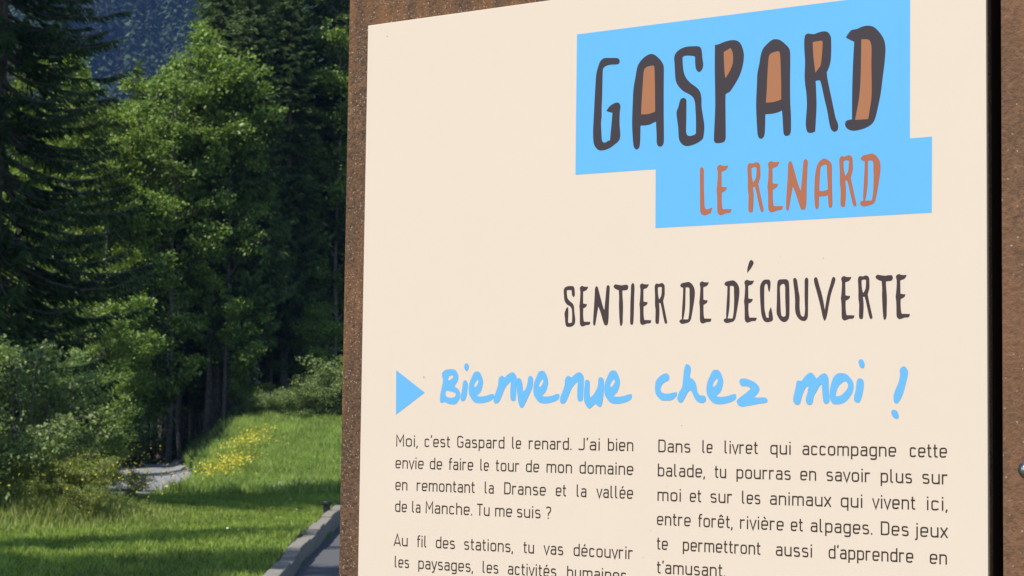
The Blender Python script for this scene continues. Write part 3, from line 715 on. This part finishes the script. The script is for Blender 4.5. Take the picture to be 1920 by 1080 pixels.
gO = trace(s3, '1560,340 1620,335 1665,340 1690,375 1698,500 1700,700 1698,850 1680,920 1630,955 1575,935 1535,880 1513,820 1517,650 1520,480 1525,380 1540,350', '1605,403 1625,410 1637,450 1638,600 1645,850 1620,878 1585,860 1573,780 1568,650 1562,450 1580,415')
gU = trace(s4, '228,155 250,175 262,230 275,330 290,420 290,560 305,660 330,690 355,685! 365,600 360,450 360,300 362,180 385,150 410,175 410,300 408,480 405,680 385,735 345,752 290,730 245,670 228,590 228,470 220,350 205,230 203,170')
gV = trace(s4, '512,145 535,160 560,250 595,370 620,480 640,600! 655,500 680,370 715,250 740,160 760,142 785,160 780,210 750,300 720,400 695,530 668,680 640,748 615,710 590,600 560,470 520,320 495,230 490,170')
gac = trace(s3, '1155,60 1180,85 1175,120 1140,180 1090,245! 1090,190 1110,110 1130,65')
for g in (gS, fit(gE, 1086.4, 535.7, 1107.3, 612), fit(gN, 1112.5, 535.1, 1143, 610.3), gT, gI, fit(gE, 1199, 531.2, 1221.5, 609.1), fit(gR, 1227.4, 530.7, 1251.3, 607.3),
          fit(gD, 1274.3, 528.6, 1302.8, 607), fit(gE, 1311.2, 527.3, 1334.2, 606.4), fit(gD, 1357.2, 525.6, 1386.4, 605.4), fit(gE, 1395.1, 524.3, 1419.1, 604.7), gac,
          gC, gO, gU, gV, fit(gE, 1576.7, 517.3, 1602.2, 600.6), fit(gR, 1608.7, 516.5, 1636, 598.2), fit(gT, 1641.7, 514.6, 1674.2, 599.8), fit(gE, 1679.4, 513.5, 1706.2, 598.2)):
    put(g, M_char2, -.00012)
b1, b2_, b3, b4 = (730, 670, 8.348), (940, 670, 7.385), (1220, 670, 8.348), (1475, 660, 8.0)
put(Glyph([[onboard(*q) for q in [(743, 694), (796.5, 736), (742.5, 777.5)]]]), M_blue2, -.00012, 'triangle')
ge = trace(b1, '1370,220 1410,230 1445,290 1468,380 1460,450 1430,540 1370,600! 1430,612 1520,600 1590,575 1635,580 1630,640 1580,680 1480,712 1400,718 1330,700 1280,640 1250,580 1243,480 1260,390 1300,290 1330,235', '1380,350 1395,380 1375,430 1345,465 1328,440 1350,390')
gn = trace(b2_, '920,255 945,262 970,280! 1020,235 1080,205 1125,235 1142,290 1140,400 1130,560 1120,600 1080,608 1055,580 1052,460 1060,335! 1020,370 970,440 930,540 890,620 850,642 818,625 815,560 845,480 875,390 885,300')
hand = [trace(b1, '960,185 1020,190 1060,230 1083,300 1070,370 1040,420 1018,455! 1060,480 1100,530 1110,600 1090,670 1040,730 970,735 920,725 870,700 830,712 797,700 795,600 815,500 830,430 840,350 825,290 830,240 880,195', '945,290 995,285 995,320 935,360 920,340', '890,525 950,530 1035,560 1030,610 980,632 910,622 880,580'),
 trace(b1, '1185,357 1215,375 1230,430 1220,540 1200,640 1160,685 1125,675 1115,620 1140,500 1155,390'), trace(b1, '1205,90 1235,110 1245,160 1215,212 1185,190 1172,130'), ge,
 fit(gn, 925.9, 697.8, 968.7, 756.5), trace(b2_, '240,285 275,310 292,370 298,440 308,475! 345,420 365,340 375,280 400,255 435,280 440,340 425,430 385,520 340,620 300,690 265,690 240,640 225,540 215,430 215,310'),
 fit(ge, 940+443/7.385, 670+185/7.385, 940+808/7.385, 670+640/7.385), gn,
 trace(b2_, '1190,310 1220,330 1225,400 1222,480 1230,560! 1280,510 1320,440 1340,380 1345,300 1370,275 1410,290 1422,350 1418,450 1405,600 1380,680 1350,680 1300,642! 1260,680 1220,708 1175,670 1145,590 1145,480 1155,380 1160,325'),
 fit(ge, 940+1425/7.385, 670+180/7.385, 940+1812/7.385, 670+645/7.385),
 trace(b3, '240,250 275,265 293,310 285,355 240,380 190,415 160,470 160,520 190,555 250,568 320,560 400,540! 415,565 400,610 350,655 300,675 230,675 170,670 120,630 80,570 68,480 80,380 120,320 180,270'),
 trace(b3, '575,105 620,140 628,200 618,260 612,315! 660,340 705,400 720,470 735,540 770,590 840,600 865,630 862,680 820,712 770,708 720,680 680,620 650,550 622,510! 580,550 540,630 500,690 470,708 435,690 418,640 440,560 490,470 505,380 515,270 530,170 550,115'),
 fit(ge, 1220+873/8.348, 670+192/8.348, 1220+1341/8.348, 670+735/8.348),
 trace(b3, '1410,338 1480,332 1560,355 1630,390 1690,450 1703,500 1680,560 1615,625! 1700,628 1790,628 1825,655 1828,695 1790,712 1700,725 1600,745 1500,762 1430,772 1375,750 1348,700 1360,660 1420,610 1500,550 1565,490! 1540,465 1490,450 1430,450 1400,420 1390,370'),
 trace(b4, '165,428 225,432! 280,360 345,310 395,325 450,400! 500,350 560,318 605,340 628,400 630,500 635,600 640,740 600,775 560,760 545,700 535,600 528,485! 500,500 460,570 410,660 395,740 370,785 330,790 295,760 288,700 310,620 330,505! 290,530 245,620 220,700 200,770 160,790 115,770 97,710 115,620 140,510 150,450'),
 trace(b4, '820,315 890,330 950,380 995,450 1003,530 985,610 930,700 860,760 790,782 710,782 670,750 645,680 650,560 675,450 710,370 760,325', '870,440 910,465 920,520 880,590 820,645 770,662 738,655 750,580 790,500'),
 trace(b4, '1090,395 1140,410 1158,470 1150,560 1130,660 1095,750 1050,755 1015,730 1012,670 1035,570 1050,450 1065,410'), trace(b4, '1115,108 1150,125 1168,180 1160,230 1130,240 1095,215 1078,160 1085,125'),
 trace(b4, '1750,215 1795,235 1820,290 1815,360 1780,500 1740,640 1690,740 1645,775 1610,745 1603,660 1630,570 1680,450 1700,350 1700,260'), trace(b4, '1605,865 1650,880 1680,940 1675,990 1630,998 1590,965 1568,910 1580,875')]
for i, g in enumerate(hand): put(g, M_blue2, -.00012-.00003*(i % 3))

# ---- running text: a monoline technical face drawn with strokes ------
XH = .725; w_ = .112; T_ = XH-w_/2; B_ = w_/2; A_ = 1.0
def bowl(x0, x1, y0, y1, r): return ('c', [(x0, y0, r), (x1, y0, r), (x1, y1, r), (x0, y1, r)])
k_ = .37                                        # usual inner width
FONT = {
 'n': (k_, [[(0, 0), (0, XH)], [(0, .42), (.0, T_, .17), (k_, T_, .17), (k_, 0)]]),
 'm': (.64, [[(0, 0), (0, XH)], [(0, .45), (0, T_, .13), (.32, T_, .13), (.32, 0)], [(.32, .45), (.32, T_, .13), (.64, T_, .13), (.64, 0)]]),
 'r': (.25, [[(0, 0), (0, XH)], [(0, .42), (0, T_, .17), (.27, T_-.005)]]),
 'u': (k_, [[(0, XH), (0, B_, .17), (k_, B_, .17), (k_, .3)], [(k_, 0), (k_, XH)]]),
 'o': (k_, [bowl(0, k_, B_, T_, .175)]),
 'e': (k_, [[(k_-.03, .13), (k_-.09, B_, .1), (0, B_, .17), (0, T_, .17), (k_, T_, .17), (k_, .36, .0), (.0, .36)]]),
 'c': (.32, [[(.33, .13), (.26, B_, .1), (0, B_, .17), (0, T_, .17), (.26, T_, .1), (.33, T_-.09)]]),
 'a': (.34, [[(.01, T_-.06), (.08, T_, .08), (.34, T_, .16), (.34, 0)], [(.34, .41), (0, .41, .15), (0, B_, .15), (.29, B_, .12), (.34, .16)]]),
 's': (.32, [[(0, .11), (.07, B_, .08), (.32, B_, .13), (.32, .35, .10), (.0, .40, .10), (0, T_, .13), (.25, T_, .08), (.31, T_-.06)]]),
 'd': (k_, [bowl(0, k_, B_, T_, .17), [(k_, 0), (k_, A_)]]),
 'b': (k_, [bowl(0, k_, B_, T_, .17), [(0, 0), (0, A_)]]),
 'p': (k_, [bowl(0, k_, B_, T_, .17), [(0, -.24), (0, XH)]]),
 'q': (k_, [bowl(0, k_, B_, T_, .17), [(k_, -.24), (k_, XH)]]),
 'g': (k_, [bowl(0, k_, B_, T_, .17), [(k_, XH), (k_, -.20, .16), (.08, -.20, .08), (.03, -.15)]]),
 'h': (k_, [[(0, 0), (0, A_)], [(0, .42), (0, T_, .17), (k_, T_, .17), (k_, 0)]]),
 'l': (.12, [[(0, A_), (0, B_, .12), (.13, B_)]]),
 'i': (.0, [[(0, 0), (0, XH)], [(0, .86), (0, .975)]]),
 'j': (.06, [[(.06, XH), (.06, -.20, .12), (-.06, -.20)], [(.06, .86), (.06, .975)]]),
 't': (.22, [[(.07, .93), (.07, B_, .13), (.24, B_)], [(-.03, T_), (.23, T_)]]),
 'f': (.20, [[(.06, 0), (.06, A_-.04, .15), (.24, A_-.04)], [(-.03, T_), (.22, T_)]]),
 'v': (.36, [[(-.02, XH), (.18, .0, 0), (.38, XH)]]),
 'x': (.34, [[(-.02, XH), (.36, 0)], [(.36, XH), (-.02, 0)]]),
 'y': (.36, [[(-.02, XH), (.19, .02)], [(.38, XH), (.14, -.20, .06), (.0, -.20)]]),
 'M': (.50, [[(0, 0), (0, A_, 0), (.25, .38, 0), (.50, A_, 0), (.50, 0)]]),
 'G': (.42, [[(.41, .82), (.34, A_-B_, .14), (0, A_-B_, .2), (0, B_, .2), (.42, B_, .2), (.42, .46, 0), (.22, .46)]]),
 'J': (.30, [[(.30, A_), (.30, B_, .17), (-.02, B_, .12), (-.05, .13)]]),
 'D': (.42, [('c', [(0, B_, 0), (.42, B_, .22), (.42, A_-B_, .22), (0, A_-B_, 0)])]),
 'T': (.40, [[(-.03, A_-B_), (.43, A_-B_)], [(.20, 0), (.20, A_-B_)]]),
 'A': (.46, [[(-.03, 0), (.22, A_, 0), (.47, 0)], [(.06, .24), (.38, .24)]]),
 "'": (.0, [[(.02, 1.02), (-.01, .80)]]),
 ',': (.0, [[(.02, .10), (-.03, -.14)]]),
 '.': (.0, [[(0, -.0), (0, .115)]]),
 '?': (.30, [[(0, .84), (.02, A_-B_, .12), (.30, A_-B_, .16), (.30, .62, .1), (.14, .42, .08), (.14, .25)], [(.14, 0), (.14, .115)]]),
}
ACC = {'é': ('e', [[(.14, .82), (.24, .98)]]), 'è': ('e', [[(.24, .82), (.13, .98)]]), 'ê': ('e', [[(.06, .83), (.185, .96, 0), (.31, .83)]])}
def fillet(pts, closed):
    out = []; n_ = len(pts); P = [np.array(q[:2], float) for q in pts]; r_ = [q[2] if len(q) > 2 else 0 for q in pts]
    for i in range(n_):
        if (not closed and i in (0, n_-1)) or r_[i] == 0: out.append(P[i]); continue
        a, b_, c = P[i-1], P[i], P[(i+1) % n_]; u = a-b_; v = c-b_; lu, lv = np.linalg.norm(u), np.linalg.norm(v)
        u /= lu; v /= lv; r0 = min(r_[i], lu*(.5 if (closed or i-1 > 0) else .999), lv*(.5 if (closed or i+1 < n_-1) else .999))
        s, e = b_+u*r0, b_+v*r0
        for t in np.linspace(0, 1, 6):
            # circular-ish corner
            q = (1-t)**2*s+2*t*(1-t)*b_+t*t*e; out.append(q+(b_-q)*.10*math.sin(math.pi*t))
    return out
def ribbon(pts, closed, w):
    P = [pts[0]]
    for q in pts[1:]:
        if np.linalg.norm(q-P[-1]) > 1e-4: P.append(q)
    if closed and np.linalg.norm(P[0]-P[-1]) < 1e-4: P.pop()
    n_ = len(P); V = []; 
    for i in range(n_):
        a = P[i-1] if (i > 0 or closed) else None; c = P[(i+1) % n_] if (i < n_-1 or closed) else None
        d1 = (P[i]-a)/np.linalg.norm(P[i]-a) if a is not None else None
        d2 = (c-P[i])/np.linalg.norm(c-P[i]) if c is not None else None
        if d1 is None: d1 = d2
        if d2 is None: d2 = d1
        n1 = np.array((-d1[1], d1[0])); n2 = np.array((-d2[1], d2[0])); mm = n1+n2
        l_ = np.linalg.norm(mm); mm = n1 if l_ < 1e-3 else mm/l_
        k = min(2.2, 1/max(.3, np.dot(mm, n1))); V += [P[i]+mm*w/2*k, P[i]-mm*w/2*k]
    F = [(2*i, 2*i+1, 2*i+3, 2*i+2) for i in range(n_-1)]
    if closed: F.append((2*n_-2, 2*n_-1, 1, 0))
    return V, F
SIDE = {'l': .13, 'i': .13, 'v': .07, 'y': .07, 'x': .08, 'A': .06, 'T': .07, 't': .09, 'f': .08, "'": .10, ',': .09, '.': .10, 'j': .13, 'r': .10}
def word(txt, A, B2, cap, acc, layer):
    """draw txt between board points A and B2 (baseline)"""
    x = 0; S_ = []; prev = None
    for ch in txt:
        base, extra = ACC.get(ch, (ch, [])); adv, st = FONT[base]
        if prev is not None: x += (SIDE.get(prev, .115)+SIDE.get(base, .115))*.92
        for s in st+extra:
            closed = isinstance(s, tuple); pts = s[1] if closed else s
            S_.append((x, pts, closed))
        x += adv; prev = base
    L = np.linalg.norm(B2-A); half = w_/2*cap
    lo = 0 if txt[0] not in 'Avtfy' else .03; 
    sx = (L-2*half)/max(x, .05) if len(txt) > 1 or txt in '?' else cap
    d = (B2-A)/L
    for j, (ox, pts, closed) in enumerate(S_):
        q = fillet(pts, closed)
        q = [np.array(((ox+v[0])*sx+half, v[1]*cap)) for v in q]
        V, F = ribbon(q, closed, w_*cap)
        n0 = len(acc[0])
        for v in V:
            g = A+d*v[0]+np.array((0, 1.0))*v[1]; acc[0].append((g[0], -.0001-.000012*(j % 5), g[1]+BZ))
        acc[1].extend([tuple(n0+i for i in f) for f in F])
def line(ox, oy, sc, ya, xa, yb, xb, words, cap):
    acc = ([], [])
    yy = lambda x: ya+(yb-ya)*(x-xa)/(xb-xa)
    for txt, x0, x1 in words:
        A = onboard(ox+x0/sc, oy+yy(x0)/sc); B2 = onboard(ox+x1/sc, oy+yy(x1)/sc)
        word(txt, A, B2, cap, acc, 0)
    me = mesh_py('text', acc[0], acc[1]); link('text_line', me, M_text, p)
cap1 = onboard(744, 815)[1]-onboard(744, 837)[1]
cap2 = onboard(1236, 824)[1]-onboard(1236, 847.6)[1]
print('cap', cap1, cap2)
CAP = (cap1+cap2)/2
L_ = lambda ya, xa, yb, xb, ws: line(720, 800, 3.84, ya, xa, yb, xb, ws, CAP)
L_(142, 88, 177, 1795, [('Moi,', 88, 242), ("c'est", 292, 477), ('Gaspard', 527, 867), ('le', 922, 987), ('renard.', 1042, 1350), ("J'ai", 1403, 1553), ('bien', 1612, 1795)])
L_(300, 85, 349, 1795, [('envie', 83, 285), ('de', 330, 418), ('faire', 466, 642), ('le', 693, 755), ('tour', 803, 975), ('de', 1022, 1117), ('mon', 1170, 1353), ('domaine', 1408, 1795)])
L_(457, 85, 521, 1795, [('en', 82, 168), ('remontant', 235, 655), ('la', 725, 790), ('Dranse', 865, 1165), ('et', 1237, 1313), ('la', 1387, 1457), ('vallée', 1530, 1793)])
L_(613, 80, 661, 1130, [('de', 80, 165), ('la', 202, 262), ('Manche.', 300, 635), ('Tu', 668, 760), ('me', 800, 922), ('suis', 957, 1127), ('?', 1165, 1203)])
L_(857, 72, 955, 1790, [('Au', 72, 170), ('fil', 237, 307), ('des', 373, 510), ('stations,', 577, 928), ('tu', 1003, 1080), ('vas', 1150, 1290), ('découvrir', 1365, 1792)])
L_(1013, 75, 1120, 1790, [('les', 77, 180), ('paysages,', 247, 640), ('les', 710, 823), ('activités', 892, 1240), ('humaines,', 1318, 1765)])
L2_ = lambda ya, xa, yb, xb, ws: line(1210, 800, 3.2, ya, xa, yb, xb, ws, CAP)
L2_(153, 75, 187, 1812, [('Dans', 78, 270), ('le', 342, 403), ('livret', 475, 677), ('qui', 750, 872), ('accompagne', 943, 1505), ('cette', 1587, 1810)])
L2_(298, 75, 347, 1815, [('balade,', 75, 357), ('tu', 415, 485), ('pourras', 547, 872), ('en', 930, 1025), ('savoir', 1087, 1350), ('plus', 1412, 1600), ('sur', 1662, 1815)])
L2_(445, 72, 505, 1810, [('moi', 73, 213), ('et', 267, 337), ('sur', 391, 522), ('les', 580, 690), ('animaux', 748, 1115), ('qui', 1173, 1302), ('vivent', 1362, 1622), ('ici,', 1690, 1812)])
L2_(590, 70, 668, 1812, [('entre', 70, 272), ('forêt,', 317, 523), ('rivière', 568, 830), ('et', 873, 947), ('alpages.', 992, 1362), ('Des', 1413, 1580), ('jeux', 1620, 1815)])
L2_(737, 68, 828, 1812, [('te', 68, 135), ('permettront', 225, 693), ('aussi', 783, 1000), ("d'apprendre", 1100, 1608), ('en', 1707, 1810)])
L2_(880, 68, 902, 480, [("t'amusant.", 68, 480)])
# a few dirt specks on the laminate
for px, py, r_ in [(726, 68, 1.6), (795, 707, 2.0), (738, 246, .8), (1278, 798, 1.2), (1544, 484, 1.2), (1463, 481, .8), (1112, 568, .6), (970, 905, .7), (1206, 1045, .9), (1220, 995, .9), (1250, 912, .8), (1388, 1041, .8)]:
    V = []; F = []; c = onboard(px, py); n0 = 0; V.append((c[0], -.00011, c[1]+BZ))
    for j in range(7):
        a = j*2*math.pi/7; q = r_*random.uniform(.6, 1.2)*.00042
        V.append((c[0]+math.cos(a)*q*1.4, -.00011, c[1]+BZ+math.sin(a)*q))
    for j in range(7): F.append((n0, n0+1+j, n0+1+(j+1) % 7))
    link('dirt_speck', mesh_py('specks', V, F), M_speck, p)
